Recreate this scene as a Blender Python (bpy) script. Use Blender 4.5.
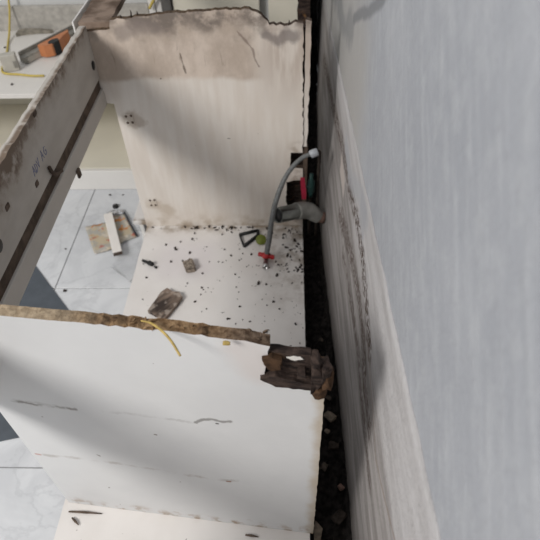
import bpy, bmesh, math, random
from mathutils import Vector, Matrix, noise as mnoise

for o in list(bpy.data.objects):
    bpy.data.objects.remove(o)
S = bpy.context.scene
COL = S.collection
rnd = random.Random(7)

# ------------------------------------------------------------ camera
cam_d = bpy.data.cameras.new('camera')
cam = bpy.data.objects.new('camera', cam_d)
COL.objects.link(cam)
FPX = 540.0
down = Vector((20, 524, FPX)).normalized()                 # world down seen in camera axes
fy = Vector((18, 0, FPX)); fy.y = -(down.x * fy.x + down.z * fy.z) / down.y
fy.normalize()
up = -down
fx = fy.cross(up)
R = Matrix((fx, fy, up))                                    # world = R @ camera axes
cx, cy, cz = R @ Vector((1, 0, 0)), R @ Vector((0, -1, 0)), R @ Vector((0, 0, -1))
M = Matrix((cx, cy, cz)).transposed().to_4x4()
M.translation = Vector((0, 0, 1.4))
cam.matrix_world = M
cam_d.sensor_width = 36
cam_d.lens = 36.0
cam_d.clip_start = 0.02
cam_d.dof.use_dof = True
cam_d.dof.focus_distance = 1.0
cam_d.dof.aperture_fstop = 6.0
S.camera = cam

# ------------------------------------------------------------ light
W = bpy.data.worlds.new('world')
S.world = W
W.use_nodes = True
W.node_tree.nodes['Background'].inputs[0].default_value = (0.93, 0.96, 1.0, 1)
W.node_tree.nodes['Background'].inputs[1].default_value = 0.50


def area(name, loc, target, size, power, col=(1, 1, 1)):
    d = bpy.data.lights.new(name, 'AREA')
    d.shape = 'DISK'
    d.size = size
    d.energy = power
    d.color = col
    o = bpy.data.objects.new(name, d)
    COL.objects.link(o)
    o.location = loc
    o.rotation_euler = (Vector(target) - Vector(loc)).to_track_quat('-Z', 'Y').to_euler()
    return o


area('ceiling_lamp', (-2.25, -0.9, 2.5), (-0.2, 0.7, 0.5), 1.1, 88, (1.0, 0.97, 0.93))

S.view_settings.view_transform = 'Standard'
S.view_settings.look = 'None'
S.view_settings.gamma = 1
S.view_settings.use_curve_mapping = False
S.view_settings.exposure = 0.0


# ------------------------------------------------------------ material helpers
class Mat:
    def __init__(s, name, rough=0.6, spec=0.3):
        s.m = bpy.data.materials.new(name)
        s.m.use_nodes = True
        s.t = s.m.node_tree
        s.b = s.t.nodes['Principled BSDF']
        s.b.inputs['Roughness'].default_value = rough
        s.b.inputs['Specular IOR Level'].default_value = spec
        g = s.t.nodes.new('ShaderNodeNewGeometry')
        s.pos = g.outputs['Position']
        s._xyz = None

    def link(s, a, b):
        if hasattr(a, 'is_linked'):
            s.t.links.new(a, b)
        else:
            b.default_value = a

    def op(s, o, a, b=0.0, c=None, clamp=False):
        n = s.t.nodes.new('ShaderNodeMath')
        n.operation = o
        n.use_clamp = clamp
        s.link(a, n.inputs[0]); s.link(b, n.inputs[1])
        if c is not None:
            s.link(c, n.inputs[2])
        return n.outputs[0]

    def xyz(s):
        if not s._xyz:
            n = s.t.nodes.new('ShaderNodeSeparateXYZ')
            s.t.links.new(s.pos, n.inputs[0])
            s._xyz = n.outputs
        return s._xyz

    def mapping(s, scale=(1, 1, 1), rot=(0, 0, 0), src=None):
        n = s.t.nodes.new('ShaderNodeMapping')
        n.inputs['Scale'].default_value = scale
        n.inputs['Rotation'].default_value = rot
        if any(rot):
            q = s.t.nodes.new('ShaderNodeMapping')
            q.inputs['Rotation'].default_value = rot
            n.inputs['Rotation'].default_value = (0, 0, 0)
            s.t.links.new(src or s.pos, q.inputs[0])
            src = q.outputs[0]
        s.t.links.new(src or s.pos, n.inputs[0])
        return n.outputs[0]

    def noise(s, scale, detail=4, vec=None, rough=0.55, dist=0.0):
        n = s.t.nodes.new('ShaderNodeTexNoise')
        n.inputs['Scale'].default_value = scale
        n.inputs['Detail'].default_value = detail
        n.inputs['Roughness'].default_value = rough
        n.inputs['Distortion'].default_value = dist
        s.t.links.new(vec or s.pos, n.inputs['Vector'])
        return n.outputs[0]

    def step(s, v, a, b, lo=0.0, hi=1.0):
        n = s.t.nodes.new('ShaderNodeMapRange')
        n.interpolation_type = 'SMOOTHSTEP'
        s.link(v, n.inputs[0])
        n.inputs[1].default_value = a
        n.inputs[2].default_value = b
        n.inputs[3].default_value = lo
        n.inputs[4].default_value = hi
        return n.outputs[0]

    def seg(s, axes, p0, p1, w, wob=0.0, nscale=30):
        """soft mask around a line p0-p1 drawn on the plane of the two world axes"""
        u, v = s.xyz()[axes[0]], s.xyz()[axes[1]]
        du, dv = p1[0] - p0[0], p1[1] - p0[1]
        L2 = max(du * du + dv * dv, 1e-9)
        a = s.op('SUBTRACT', u, p0[0]); b = s.op('SUBTRACT', v, p0[1])
        h = s.op('DIVIDE', s.op('ADD', s.op('MULTIPLY', a, du), s.op('MULTIPLY', b, dv)), L2, clamp=True)
        ex = s.op('SUBTRACT', a, s.op('MULTIPLY', h, du)); ey = s.op('SUBTRACT', b, s.op('MULTIPLY', h, dv))
        d = s.op('SQRT', s.op('ADD', s.op('MULTIPLY', ex, ex), s.op('MULTIPLY', ey, ey)))
        if wob:
            d = s.op('ADD', d, s.op('MULTIPLY', s.op('SUBTRACT', s.noise(nscale, 4), 0.5), wob))
        return s.step(d, w, w * 0.25)

    def poly(s, axes, pts, w, wob=0.0, nscale=30):
        m = None
        for i in range(len(pts) - 1):
            k = s.seg(axes, pts[i], pts[i + 1], w, wob, nscale)
            m = k if m is None else s.op('MAXIMUM', m, k)
        return m

    def box(s, axes, lo, hi, soft):
        m = None
        for ax, l, h in zip(axes, lo, hi):
            v = s.xyz()[ax]
            k = s.op('MULTIPLY', s.step(v, l - soft, l + soft), s.step(v, h + soft, h - soft))
            m = k if m is None else s.op('MULTIPLY', m, k)
        return m

    def mix(s, f, a, b, mode='MIX'):
        n = s.t.nodes.new('ShaderNodeMix')
        n.data_type = 'RGBA'
        n.blend_type = mode
        s.link(f, n.inputs[0])
        for k, v in ((6, a), (7, b)):
            if isinstance(v, tuple):
                n.inputs[k].default_value = (*v, 1) if len(v) == 3 else v
            else:
                s.t.links.new(v, n.inputs[k])
        return n.outputs[2]

    def mul(s, a, b):
        return s.op('MULTIPLY', a, b, clamp=True)

    def color(s, c):
        if isinstance(c, tuple):
            s.b.inputs['Base Color'].default_value = (*c, 1)
        else:
            s.t.links.new(c, s.b.inputs['Base Color'])
        return s

    def bump(s, h, strength=0.3, dist=0.002):
        n = s.t.nodes.new('ShaderNodeBump')
        n.inputs['Strength'].default_value = strength
        n.inputs['Distance'].default_value = dist
        s.t.links.new(h, n.inputs['Height'])
        s.t.links.new(n.outputs[0], s.b.inputs['Normal'])
        return s


X, Y, Z = 0, 1, 2


def plain(name, col, rough=0.6, spec=0.3, var=0.25, scale=40, metal=0.0):
    m = Mat(name, rough, spec)
    n = m.noise(scale, 4)
    dark = tuple(c * (1 - var) for c in col)
    m.color(m.mix(m.step(n, 0.3, 0.7), dark, col))
    m.b.inputs['Metallic'].default_value = metal
    return m.m


# --- far panel: cream melamine, dirty brown water mark along its top
def mat_far():
    m = Mat('stained_melamine', 0.5, 0.3)
    streak = m.noise(1, 5, m.mapping((34, 34, 5)))
    fine = m.noise(60, 4)
    base = m.mix(m.step(streak, 0.3, 0.75), (0.67, 0.605, 0.54), (0.75, 0.70, 0.645))
    # water line: wavy upper band
    wave = m.op('ADD', m.xyz()[Z], m.op('MULTIPLY', m.op('SUBTRACT', m.noise(9, 3), 0.5), 0.05))
    top = m.step(wave, 0.652, 0.672)
    right = m.step(m.xyz()[X], -0.05, -0.12)
    blotch = m.noise(9, 6, m.mapping((1.2, 1, 0.8)), 0.65)
    tcol = m.mix(m.step(blotch, 0.35, 0.65), (0.42, 0.335, 0.27), (0.62, 0.52, 0.44))
    c = m.mix(m.mul(m.mul(top, right), 0.85), base, tcol)
    # right hand streaky soft stain
    c = m.mix(m.mul(m.mul(m.step(m.xyz()[X], -0.14, -0.02), m.step(m.xyz()[Z], 0.5, 0.75)), m.step(streak, 0.35, 0.6)), c, (0.50, 0.42, 0.36))
    # grey mould under the top edge
    d = m.op('ADD', m.xyz()[Z], m.op('MULTIPLY', m.op('SUBTRACT', m.noise(14, 5), 0.5), 0.16))
    c = m.mix(m.mul(m.step(d, 0.775, 0.84), m.step(m.noise(22, 5), 0.36, 0.56)), c, (0.20, 0.165, 0.14))
    # vertical dark scratches
    sc = m.noise(1, 3, m.mapping((70, 70, 9)), 0.6)
    sc2 = m.mul(m.step(sc, 0.60, 0.72), m.box((X, Z), (-0.5, 0.67), (-0.1, 0.78), 0.03))
    c = m.mix(m.mul(sc2, 0.8), c, (0.17, 0.12, 0.09))
    c = m.mix(m.mul(m.poly((X, Z), [(-0.305, 0.74), (-0.30, 0.70), (-0.297, 0.685)], 0.004, 0.010, 60), 0.75), c, (0.10, 0.07, 0.05))
    c = m.mix(m.mul(m.poly((X, Z), [(-0.14, 0.80), (-0.10, 0.75), (-0.095, 0.72), (-0.085, 0.70)], 0.004, 0.010, 60), 0.6), c, (0.17, 0.12, 0.10))
    c = m.mix(m.mul(m.poly((X, Z), [(-0.06, 0.79), (-0.03, 0.77), (0.0, 0.79), (0.02, 0.78)], 0.022, 0.035), 0.75), c, (0.20, 0.17, 0.16))
    c = m.mix(m.mul(m.poly((X, Z), [(-0.46, 0.80), (-0.41, 0.82), (-0.36, 0.81)], 0.03, 0.03), 0.6), c, (0.24, 0.20, 0.18))
    # grime around the hinge marks and along the foot
    c = m.mix(m.mul(m.seg((X, Z), (-0.48, 0.20), (-0.43, 0.17), 0.035, 0.05), 0.5), c, (0.42, 0.33, 0.24))
    c = m.mix(m.mul(m.step(m.xyz()[Z], 0.18, 0.09), m.step(m.noise(25, 4), 0.4, 0.7)), c, (0.46, 0.38, 0.30))
    c = m.mix(m.mul(m.seg((X, Z), (-0.49, 0.545), (-0.47, 0.53), 0.035, 0.05, 50), 0.55), c, (0.36, 0.28, 0.21))
    # dirty edges by the pipe cut-outs
    c = m.mix(m.mul(m.seg((X, Z), (0.03, 0.42), (0.03, 0.10), 0.05, 0.06), m.step(m.noise(30, 5), 0.4, 0.7)), c, (0.40, 0.33, 0.27))
    # specks
    c = m.mix(m.mul(m.step(m.noise(55, 1), 0.79, 0.82), 0.8), c, (0.12, 0.09, 0.07))
    m.color(c)
    m.bump(fine, 0.12, 0.001)
    return m.m


# --- near panel: clean white melamine with scuffs
def mat_near():
    m = Mat('white_melamine', 0.42, 0.35)
    n = m.noise(7, 5)
    c = m.mix(m.step(n, 0.3, 0.7), (0.635, 0.637, 0.642), (0.68, 0.682, 0.685))
    brk = m.step(m.noise(18, 4), 0.42, 0.60)
    g = (0.25, 0.235, 0.22)
    c = m.mix(m.mul(m.poly((X, Z), [(-0.485, 0.574), (-0.436, 0.568), (-0.372, 0.567)], 0.006, 0.012, 110), m.step(m.noise(24, 3), 0.38, 0.55)), c, g)
    c = m.mix(m.mul(m.poly((X, Z), [(-0.50, 0.580), (-0.372, 0.570), (-0.27, 0.570), (-0.16, 0.561)], 0.006, 0.012, 110), m.mul(brk, 0.28)), c, g)
    c = m.mix(m.mul(m.poly((X, Z), [(-0.159, 0.562), (-0.147, 0.574), (-0.130, 0.579), (-0.113, 0.574), (-0.099, 0.579)], 0.0055, 0.008, 130), 0.75), c, (0.16, 0.15, 0.14))
    c = m.mix(m.seg((X, Z), (-0.123, 0.566), (-0.121, 0.566), 0.0035), c, (0.06, 0.05, 0.05))
    c = m.mix(m.mul(m.poly((X, Z), [(-0.50, 0.359), (-0.38, 0.364), (-0.219, 0.346), (-0.122, 0.340), (-0.058, 0.350)], 0.008, 0.016, 90), m.mul(brk, 0.55)), c, (0.36, 0.32, 0.29))
    c = m.mix(m.seg((X, Z), (-0.517, 0.359), (-0.509, 0.358), 0.005), c, (0.50, 0.30, 0.27))
    c = m.mix(m.seg((X, Z), (-0.124, 0.336), (-0.118, 0.336), 0.004), c, (0.28, 0.14, 0.08))
    # grime toward the foot and the right hand edge
    c = m.mix(m.mul(m.step(m.op('ADD', m.xyz()[Z], m.op('MULTIPLY', m.noise(16, 4), 0.07)), 0.18, 0.135), m.step(m.noise(35, 4), 0.45, 0.62)), c, (0.33, 0.24, 0.17))
    c = m.mix(m.mul(m.step(m.op('ADD', m.xyz()[X], m.op('MULTIPLY', m.noise(20, 4), 0.03)), 0.045, 0.068), 0.7), c, (0.42, 0.33, 0.22))
    c = m.mix(m.mul(m.step(m.noise(60, 1), 0.80, 0.83), 0.8), c, (0.12, 0.09, 0.07))
    # pinkish blush beside the rotten corner
    c = m.mix(m.mul(m.seg((X, Z), (-0.06, 0.79), (-0.04, 0.74), 0.05, 0.03), 0.35), c, (0.60, 0.49, 0.44))
    m.color(c)
    return m.m


# --- chipboard edge
def mat_edge():
    m = Mat('chipboard_edge', 0.85, 0.15)
    n = m.noise(120, 5)
    big = m.noise(14, 4)
    c = m.mix(m.step(n, 0.3, 0.7), (0.13, 0.075, 0.038), (0.34, 0.225, 0.125))
    c = m.mix(m.mul(m.step(big, 0.48, 0.66), 0.8), c, (0.05, 0.032, 0.022))
    # the left end of the near edge is still sound and paler
    c = m.mix(m.mul(m.box((X, Y), (-0.7, 0.40), (-0.30, 0.53), 0.06), 0.8), c, m.mix(m.step(n, 0.3, 0.7), (0.30, 0.235, 0.16), (0.44, 0.36, 0.26)))
    c = m.mix(m.mul(m.step(m.xyz()[Y], 1.40, 1.45), 0.8), c, m.mix(m.step(n, 0.35, 0.7), (0.04, 0.028, 0.02), (0.13, 0.092, 0.066)))
    # damp dark end toward the wall
    c = m.mix(m.mul(m.step(m.xyz()[X], -0.13, -0.05), 0.75), c, m.mix(m.step(n, 0.35, 0.7), (0.045, 0.03, 0.024), (0.13, 0.10, 0.085)))
    m.color(c)
    m.bump(n, 0.8, 0.004)
    return m.m


def mat_rot():
    m = Mat('rotten_chipboard', 0.8, 0.2)
    n = m.noise(90, 6, m.mapping((0.5, 1, 1.6)))
    c = m.mix(m.step(n, 0.3, 0.7), (0.014, 0.009, 0.008), (0.062, 0.042, 0.034))
    c = m.mix(m.mul(m.step(m.noise(26, 3), 0.60, 0.72), 0.8), c, (0.20, 0.105, 0.045))
    m.color(c)
    m.bump(n, 1.0, 0.006)
    return m.m


# --- rail
def mat_rail():
    m = Mat('dirty_rail_board', 0.6, 0.3)
    n = m.noise(1, 5, m.mapping((8, 8, 20)))
    c = m.mix(m.step(n, 0.3, 0.7), (0.44, 0.405, 0.365), (0.52, 0.485, 0.44))
    lim = m.op('ADD', m.xyz()[Z], m.op('MULTIPLY', m.op('SUBTRACT', m.noise(13, 5, rough=0.7), 0.5), 0.11))
    lim = m.op('ADD', lim, m.step(m.xyz()[Y], 1.1, 0.75, 0.0, 0.032))
    inner = m.step(m.xyz()[X], -0.560, -0.552)
    c = m.mix(m.mul(m.mul(m.step(lim, 0.792, 0.822), inner), m.step(m.noise(40, 5), 0.30, 0.52)), c, (0.10, 0.065, 0.042))
    c = m.mix(m.mul(m.mul(m.step(lim, 0.765, 0.80), inner), 0.35), c, (0.30, 0.24, 0.19))
    c = m.mix(m.mul(m.step(m.noise(38, 2), 0.78, 0.81), 0.8), c, (0.07, 0.05, 0.04))
    m.color(c)
    return m.m


def mat_toprail():
    m = Mat('brown_stained_rail', 0.7, 0.2)
    n = m.noise(18, 6)
    c = m.mix(m.step(n, 0.35, 0.65), (0.10, 0.065, 0.045), (0.27, 0.20, 0.155))
    m.color(c)
    return m.m


# --- cabinet bottom: white board, dark grains of dirt
def mat_bottom():
    m = Mat('dirty_bottom_board', 0.45, 0.35)
    n = m.noise(6, 5)
    c = m.mix(m.step(n, 0.3, 0.7), (0.70, 0.665, 0.635), (0.77, 0.74, 0.715))
    edge = m.op('MULTIPLY', m.step(m.xyz()[X], -0.16, 0.04), m.step(m.xyz()[Y], 0.95, 1.46))
    c = m.mix(m.mul(edge, m.step(m.noise(22, 6, rough=0.7), 0.42, 0.66)), c, (0.30, 0.25, 0.20))
    bk = m.step(m.op('ADD', m.xyz()[Y], m.op('MULTIPLY', m.noise(20, 4), 0.09)), 1.475, 1.53)
    c = m.mix(m.mul(bk, m.step(m.noise(14, 4), 0.42, 0.62)), c, (0.32, 0.26, 0.20))
    c = m.mix(m.mul(m.box((X, Y), (-0.45, 1.22), (-0.25, 1.40), 0.05), 0.25), c, (0.62, 0.56, 0.62))
    c = m.mix(m.mul(m.step(m.noise(70, 3), 0.69, 0.75), 0.7), c, (0.16, 0.13, 0.11))
    m.color(c)
    return m.m


def mat_tile():
    m = Mat('pale_marble_tile', 0.3, 0.4)
    v = m.noise(5, 8, rough=0.62, dist=1.2)
    c = m.mix(m.step(v, 0.35, 0.62), (0.58, 0.592, 0.612), (0.67, 0.682, 0.70))
    vein = m.op('ABSOLUTE', m.op('SUBTRACT', m.noise(3.2, 6, dist=0.8), 0.5))
    c = m.mix(m.mul(m.step(vein, 0.022, 0.0), 0.28), c, (0.40, 0.41, 0.43))
    c = m.mix(m.mul(m.step(m.noise(45, 2), 0.76, 0.80), 0.7), c, (0.15, 0.13, 0.12))
    m.color(c)
    return m.m


# --- the wall above worktop height: grey cement wash with trowel streaks
def mat_wall():
    m = Mat('grey_cement_wash', 0.75, 0.2)
    big = m.noise(2.4, 4)
    c = m.mix(m.step(big, 0.3, 0.7), (0.285, 0.296, 0.322), (0.345, 0.355, 0.380))
    st = m.noise(1, 5, m.mapping((1, 7, 60), (-0.72, 0, 0)), 0.6)
    c = m.mix(m.mul(m.step(st, 0.45, 0.8), 0.40), c, (0.44, 0.45, 0.47))
    st2 = m.noise(1, 4, m.mapping((1, 140, 22), (-0.55, 0, 0)), 0.6)
    c = m.mix(m.mul(m.step(st2, 0.5, 0.75), 0.30), c, (0.25, 0.26, 0.28))
    mot = m.noise(24, 6, rough=0.65)
    c = m.mix(m.mul(m.step(mot, 0.45, 0.7), 0.30), c, (0.43, 0.44, 0.455))
    fine = m.noise(140, 5)
    c = m.mix(m.mul(m.step(fine, 0.5, 0.7), 0.18), c, (0.25, 0.25, 0.27))
    # warm bare patch and dark wet-looking tide mark further along the wall
    w = m.mul(m.box((Y, Z), (1.0, 0.5), (2.4, 1.0), 0.12), 0.75)
    c = m.mix(w, c, (0.36, 0.345, 0.325))
    c = m.mix(m.mul(m.poly((Y, Z), [(2.3, 0.72), (1.75, 0.78), (1.50, 0.80), (1.32, 0.87)], 0.06, 0.10, 10), 0.7), c, (0.20, 0.205, 0.21))
    c = m.mix(m.mul(m.poly((Y, Z), [(1.30, 0.90), (1.16, 0.965), (1.09, 0.99), (1.00, 1.035), (0.93, 1.07), (0.80, 1.16)], 0.018, 0.015, 18), 0.8), c, (0.17, 0.175, 0.185))
    c = m.mix(m.mul(m.poly((Y, Z), [(1.55, 0.90), (1.22, 1.04)], 0.05, 0.04, 14), 0.6), c, (0.45, 0.45, 0.44))
    m.color(c)
    m.bump(m.op('ADD', fine, m.op('MULTIPLY', st, 1.4)), 0.35, 0.003)
    return m.m


# --- old plaster below worktop height
def mat_plaster():
    m = Mat('old_dirty_plaster', 0.8, 0.2)
    z, y = m.xyz()[Z], m.xyz()[Y]
    st = m.noise(1, 6, m.mapping((1, 3.0, 26)), 0.6)
    c = m.mix(m.step(st, 0.35, 0.65), (0.385, 0.370, 0.370), (0.465, 0.452, 0.455))
    # greyer, dirtier below the chipped seam
    zz = m.op('ADD', z, m.op('MULTIPLY', m.op('SUBTRACT', m.noise(7, 4), 0.5), 0.10))
    low = m.step(zz, 0.64, 0.52)
    c = m.mix(m.mul(low, 0.9), c, m.mix(m.step(st, 0.35, 0.65), (0.185, 0.168, 0.160), (0.32, 0.300, 0.29)))
    c = m.mix(m.mul(m.step(zz, 0.25, 0.05), 0.7), c, (0.22, 0.195, 0.18))
    # chipped dark seam
    chip = m.step(m.noise(1, 6, m.mapping((1, 55, 120)), 0.75), 0.45, 0.53)
    k = (0.075, 0.052, 0.042)
    s1 = m.poly((Y, Z), [(2.2, 0.40), (1.67, 0.477), (1.31, 0.553), (1.06, 0.586), (0.885, 0.626), (0.776, 0.628), (0.69, 0.604), (0.60, 0.57)], 0.040, 0.050, 40)
    c = m.mix(m.mul(s1, chip), c, k)
    s2 = m.poly((Y, Z), [(1.19, 0.40), (0.90, 0.50), (0.75, 0.53), (0.66, 0.52), (0.583, 0.47), (0.50, 0.47)], 0.046, 0.060, 34)
    c = m.mix(m.mul(m.mul(s2, chip), 0.9), c, k)
    s3 = m.poly((Y, Z), [(1.05, 0.38), (0.827, 0.42), (0.69, 0.435), (0.58, 0.415), (0.42, 0.40)], 0.030, 0.04, 22)
    c = m.mix(m.mul(m.mul(s3, chip), 0.8), c, k)
    s4 = m.poly((Y, Z), [(0.62, 0.56), (0.50, 0.53), (0.42, 0.50), (0.33, 0.54), (0.26, 0.582), (0.15, 0.64)], 0.006, 0.010, 26)
    c = m.mix(m.mul(s4, 0.7), c, (0.24, 0.19, 0.165))
    # grey filler patches and one pale pink patch
    g = (0.36, 0.365, 0.385)
    c = m.mix(m.mul(m.box((Y, Z), (1.10, 0.585), (1.24, 0.64), 0.008), 0.8), c, g)
    c = m.mix(m.mul(m.poly((Y, Z), [(1.10, 0.60), (1.0, 0.645), (0.92, 0.69), (0.80, 0.715)], 0.04, 0.02), 0.7), c, g)
    c = m.mix(m.mul(m.box((Y, Z), (0.80, 0.65), (0.89, 0.735), 0.008), 0.6), c, (0.33, 0.335, 0.36))
    c = m.mix(m.mul(m.box((Y, Z), (1.17, 0.47), (1.30, 0.535), 0.006), 0.9), c, (0.48, 0.43, 0.40))
    m.color(c)
    m.bump(m.op('ADD', st, m.op('MULTIPLY', chip, 0.5)), 0.5, 0.004)
    return m.m


def mat_packet():
    m = Mat('printed_packet', 0.25, 0.5)
    n = m.noise(26, 3)
    n2 = m.noise(17, 3, m.mapping((1, 1.3, 1), (0, 0, 0.6)))
    c = m.mix(m.step(n, 0.42, 0.58), (0.50, 0.42, 0.30), (0.40, 0.38, 0.34))
    c = m.mix(m.step(n2, 0.54, 0.62), c, (0.58, 0.52, 0.44))
    c = m.mix(m.mul(m.step(m.noise(34, 2), 0.56, 0.64), m.step(m.xyz()[Y], 1.50, 1.58)), c, (0.55, 0.22, 0.06))
    c = m.mix(m.mul(m.step(m.noise(31, 2, m.mapping((1, 1, 1), (0, 0, 1.0))), 0.60, 0.66), 0.7), c, (0.42, 0.08, 0.06))
    m.color(c)
    return m.m


def mat_clear():
    m = Mat('clear_film', 0.12, 0.5)
    m.color((0.95, 0.95, 0.95))
    m.b.inputs['Transmission Weight'].default_value = 1.0
    m.b.inputs['Alpha'].default_value = 0.35
    m.b.inputs['IOR'].default_value = 1.1
    return m.m


def mat_block():
    m = Mat('weathered_wood_chip', 0.7, 0.25)
    g = m.noise(1, 4, m.mapping((45, 10, 45), (0, 0, 0.62)), 0.5)
    c = m.mix(m.step(g, 0.35, 0.65), (0.045, 0.033, 0.028), (0.27, 0.20, 0.155))
    c = m.mix(m.mul(m.step(m.noise(26, 2), 0.52, 0.62), 0.7), c, (0.40, 0.34, 0.29))
    m.color(c)
    m.bump(g, 0.5, 0.003)
    return m.m


FAR, NEAR, EDGE, ROT = mat_far(), mat_near(), mat_edge(), mat_rot()
RAIL, TOPRAIL, BOTTOM, TILE = mat_rail(), mat_toprail(), mat_bottom(), mat_tile()
WALL, PLASTER = mat_wall(), mat_plaster()
CREAM = plain('cream_board', (0.74, 0.70, 0.595), 0.5, 0.3, 0.06, 6)
SHELF = plain('white_shelf_board', (0.70, 0.67, 0.63), 0.45, 0.35, 0.06, 9)
WHITE = plain('white_board', (0.74, 0.72, 0.69), 0.45, 0.35, 0.05, 9)
PAINT = plain('white_wall_paint', (0.66, 0.66, 0.65), 0.8, 0.2, 0.06, 4)
GROUT = plain('grey_grout', (0.33, 0.33, 0.335), 0.9, 0.1, 0.3, 60)
BROWN = plain('dark_brown_groove', (0.15, 0.11, 0.085), 0.8, 0.15, 0.5, 30)
DIRT = plain('shade_black_dirt', (0.030, 0.026, 0.024), 0.9, 0.1, 0.75, 60)  # dirt, its black also takes in the shade of the gap
BLACK = plain('black_plastic', (0.02, 0.02, 0.02), 0.5, 0.3, 0.4, 50)
DARKB = plain('dark_brown_crumb', (0.06, 0.048, 0.04), 0.85, 0.1, 0.6, 80)
SLATE = plain('dark_grey_rubber', (0.092, 0.105, 0.122), 0.7, 0.25, 0.15, 25)
HOSE = plain('grey_braided_hose', (0.17, 0.175, 0.175), 0.45, 0.4, 0.4, 150)
PIPE = plain('dusty_grey_pipe', (0.20, 0.205, 0.19), 0.7, 0.25, 0.35, 25)
PIPE2 = plain('pale_grey_elbow', (0.28, 0.275, 0.255), 0.75, 0.2, 0.35, 25)
CHROME = plain('dull_chrome', (0.55, 0.54, 0.53), 0.3, 0.5, 0.3, 60, 0.9)
RED = plain('red_plastic', (0.45, 0.022, 0.025), 0.45, 0.4, 0.3, 50)
PINKRED = plain('crimson_plastic', (0.55, 0.03, 0.075), 0.5, 0.35, 0.2, 50)
TEAL = plain('teal_plastic', (0.015, 0.05, 0.045), 0.5, 0.3, 0.4, 50)
COPPER = plain('dull_terracotta_pipe', (0.24, 0.15, 0.12), 0.7, 0.2, 0.3, 50)
GREEN = plain('olive_green_plastic', (0.17, 0.20, 0.028), 0.5, 0.35, 0.3, 60)
ORANGE = plain('orange_plastic', (0.52, 0.20, 0.085), 0.5, 0.35, 0.12, 20)
METAL = plain('grey_tool_metal', (0.33, 0.315, 0.28), 0.5, 0.4, 0.25, 30, 0.25)
BEIGE = plain('beige_block_paint', (0.50, 0.475, 0.42), 0.7, 0.2, 0.15, 30)
YELLOW = plain('yellow_cord_plastic', (0.56, 0.43, 0.10), 0.55, 0.3, 0.2, 60)
STRAW = plain('yellow_straw', (0.55, 0.40, 0.13), 0.75, 0.2, 0.35, 90)
WOODGREY = plain('grey_wood_splinter', (0.32, 0.29, 0.24), 0.8, 0.15, 0.5, 40)
STONE = plain('mortar_crumb', (0.13, 0.105, 0.085), 0.9, 0.1, 0.6, 90)
PALESTONE = plain('pale_plaster_crumb', (0.27, 0.22, 0.17), 0.9, 0.1, 0.4, 90)
INK = plain('blue_pen_ink', (0.20, 0.22, 0.36), 0.6, 0.2, 0.2, 50)
STRIP = plain('pale_wood_strip', (0.82, 0.78, 0.735), 0.55, 0.3, 0.05, 20)
STRIPEND = plain('dark_strip_end', (0.12, 0.09, 0.075), 0.8, 0.1, 0.3, 60)
RUST = plain('rust_brown_rot', (0.085, 0.047, 0.026), 0.85, 0.15, 0.6, 90)
BLOCK, PACKET, CLEAR = mat_block(), mat_packet(), mat_clear()


# ------------------------------------------------------------ mesh helpers
def mesh_obj(name, verts, faces, mats, parent=None, smooth=False, fmat=None):
    me = bpy.data.meshes.new(name)
    me.from_pydata([tuple(v) for v in verts], [], faces)
    if not isinstance(mats, (list, tuple)):
        mats = [mats]
    for m in mats:
        me.materials.append(m)
    if fmat:
        for p, k in zip(me.polygons, fmat):
            p.material_index = k
    bm = bmesh.new(); bm.from_mesh(me)
    bmesh.ops.recalc_face_normals(bm, faces=bm.faces)
    bm.to_mesh(me); bm.free()
    if smooth:
        for p in me.polygons:
            p.use_smooth = True
    o = bpy.data.objects.new(name, me)
    COL.objects.link(o)
    if parent:
        o.parent = parent
        o.matrix_parent_inverse = Matrix.Translation(-parent.location)
    return o


def tag(o, label=None, cat=None, group=None, kind=None):
    if label: o['label'] = label
    if cat: o['category'] = cat
    if group: o['group'] = group
    if kind: o['kind'] = kind
    return o


def thing(name, label, cat, loc=(0, 0, 0), group=None):
    o = bpy.data.objects.new(name, None)
    o.empty_display_size = 0.05
    o.location = loc
    COL.objects.link(o)
    return tag(o, label, cat, group)


def boxdata(lo, hi, bev=0.0015):
    """bevelled box between two corners"""
    bm = bmesh.new()
    bmesh.ops.create_cube(bm, size=1)
    for v in bm.verts:
        v.co = Vector([(lo[i] + hi[i]) / 2 + v.co[i] * (hi[i] - lo[i]) for i in range(3)])
    if bev:
        bmesh.ops.bevel(bm, geom=list(bm.edges), offset=bev, segments=1, affect='EDGES')
    vs = [v.co.copy() for v in bm.verts]
    bm.verts.index_update()
    fs = [[v.index for v in f.verts] for f in bm.faces]
    bm.free()
    return vs, fs


def box(name, lo, hi, mat, parent=None, bev=0.0015, xf=None):
    vs, fs = boxdata(lo, hi, bev)
    if xf:
        vs = [xf(v) for v in vs]
    return mesh_obj(name, vs, fs, mat, parent)


def slab(name, outline, fn, t0, t1, mats, parent=None, fmat_side=1):
    """prism: outline (u,v) pushed from depth t0 to t1, fn maps (u,v,t) to world"""
    n = len(outline)
    vs = [fn(u, v, t0) for u, v in outline] + [fn(u, v, t1) for u, v in outline]
    fs = [list(range(n)), list(range(2 * n - 1, n - 1, -1))]
    fm = [0, 0]
    for i in range(n):
        j = (i + 1) % n
        fs.append([i, j, n + j, n + i]); fm.append(fmat_side)
    return mesh_obj(name, vs, fs, mats, parent, fmat=fm if isinstance(mats, (list, tuple)) and len(mats) > 1 else None)


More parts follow.
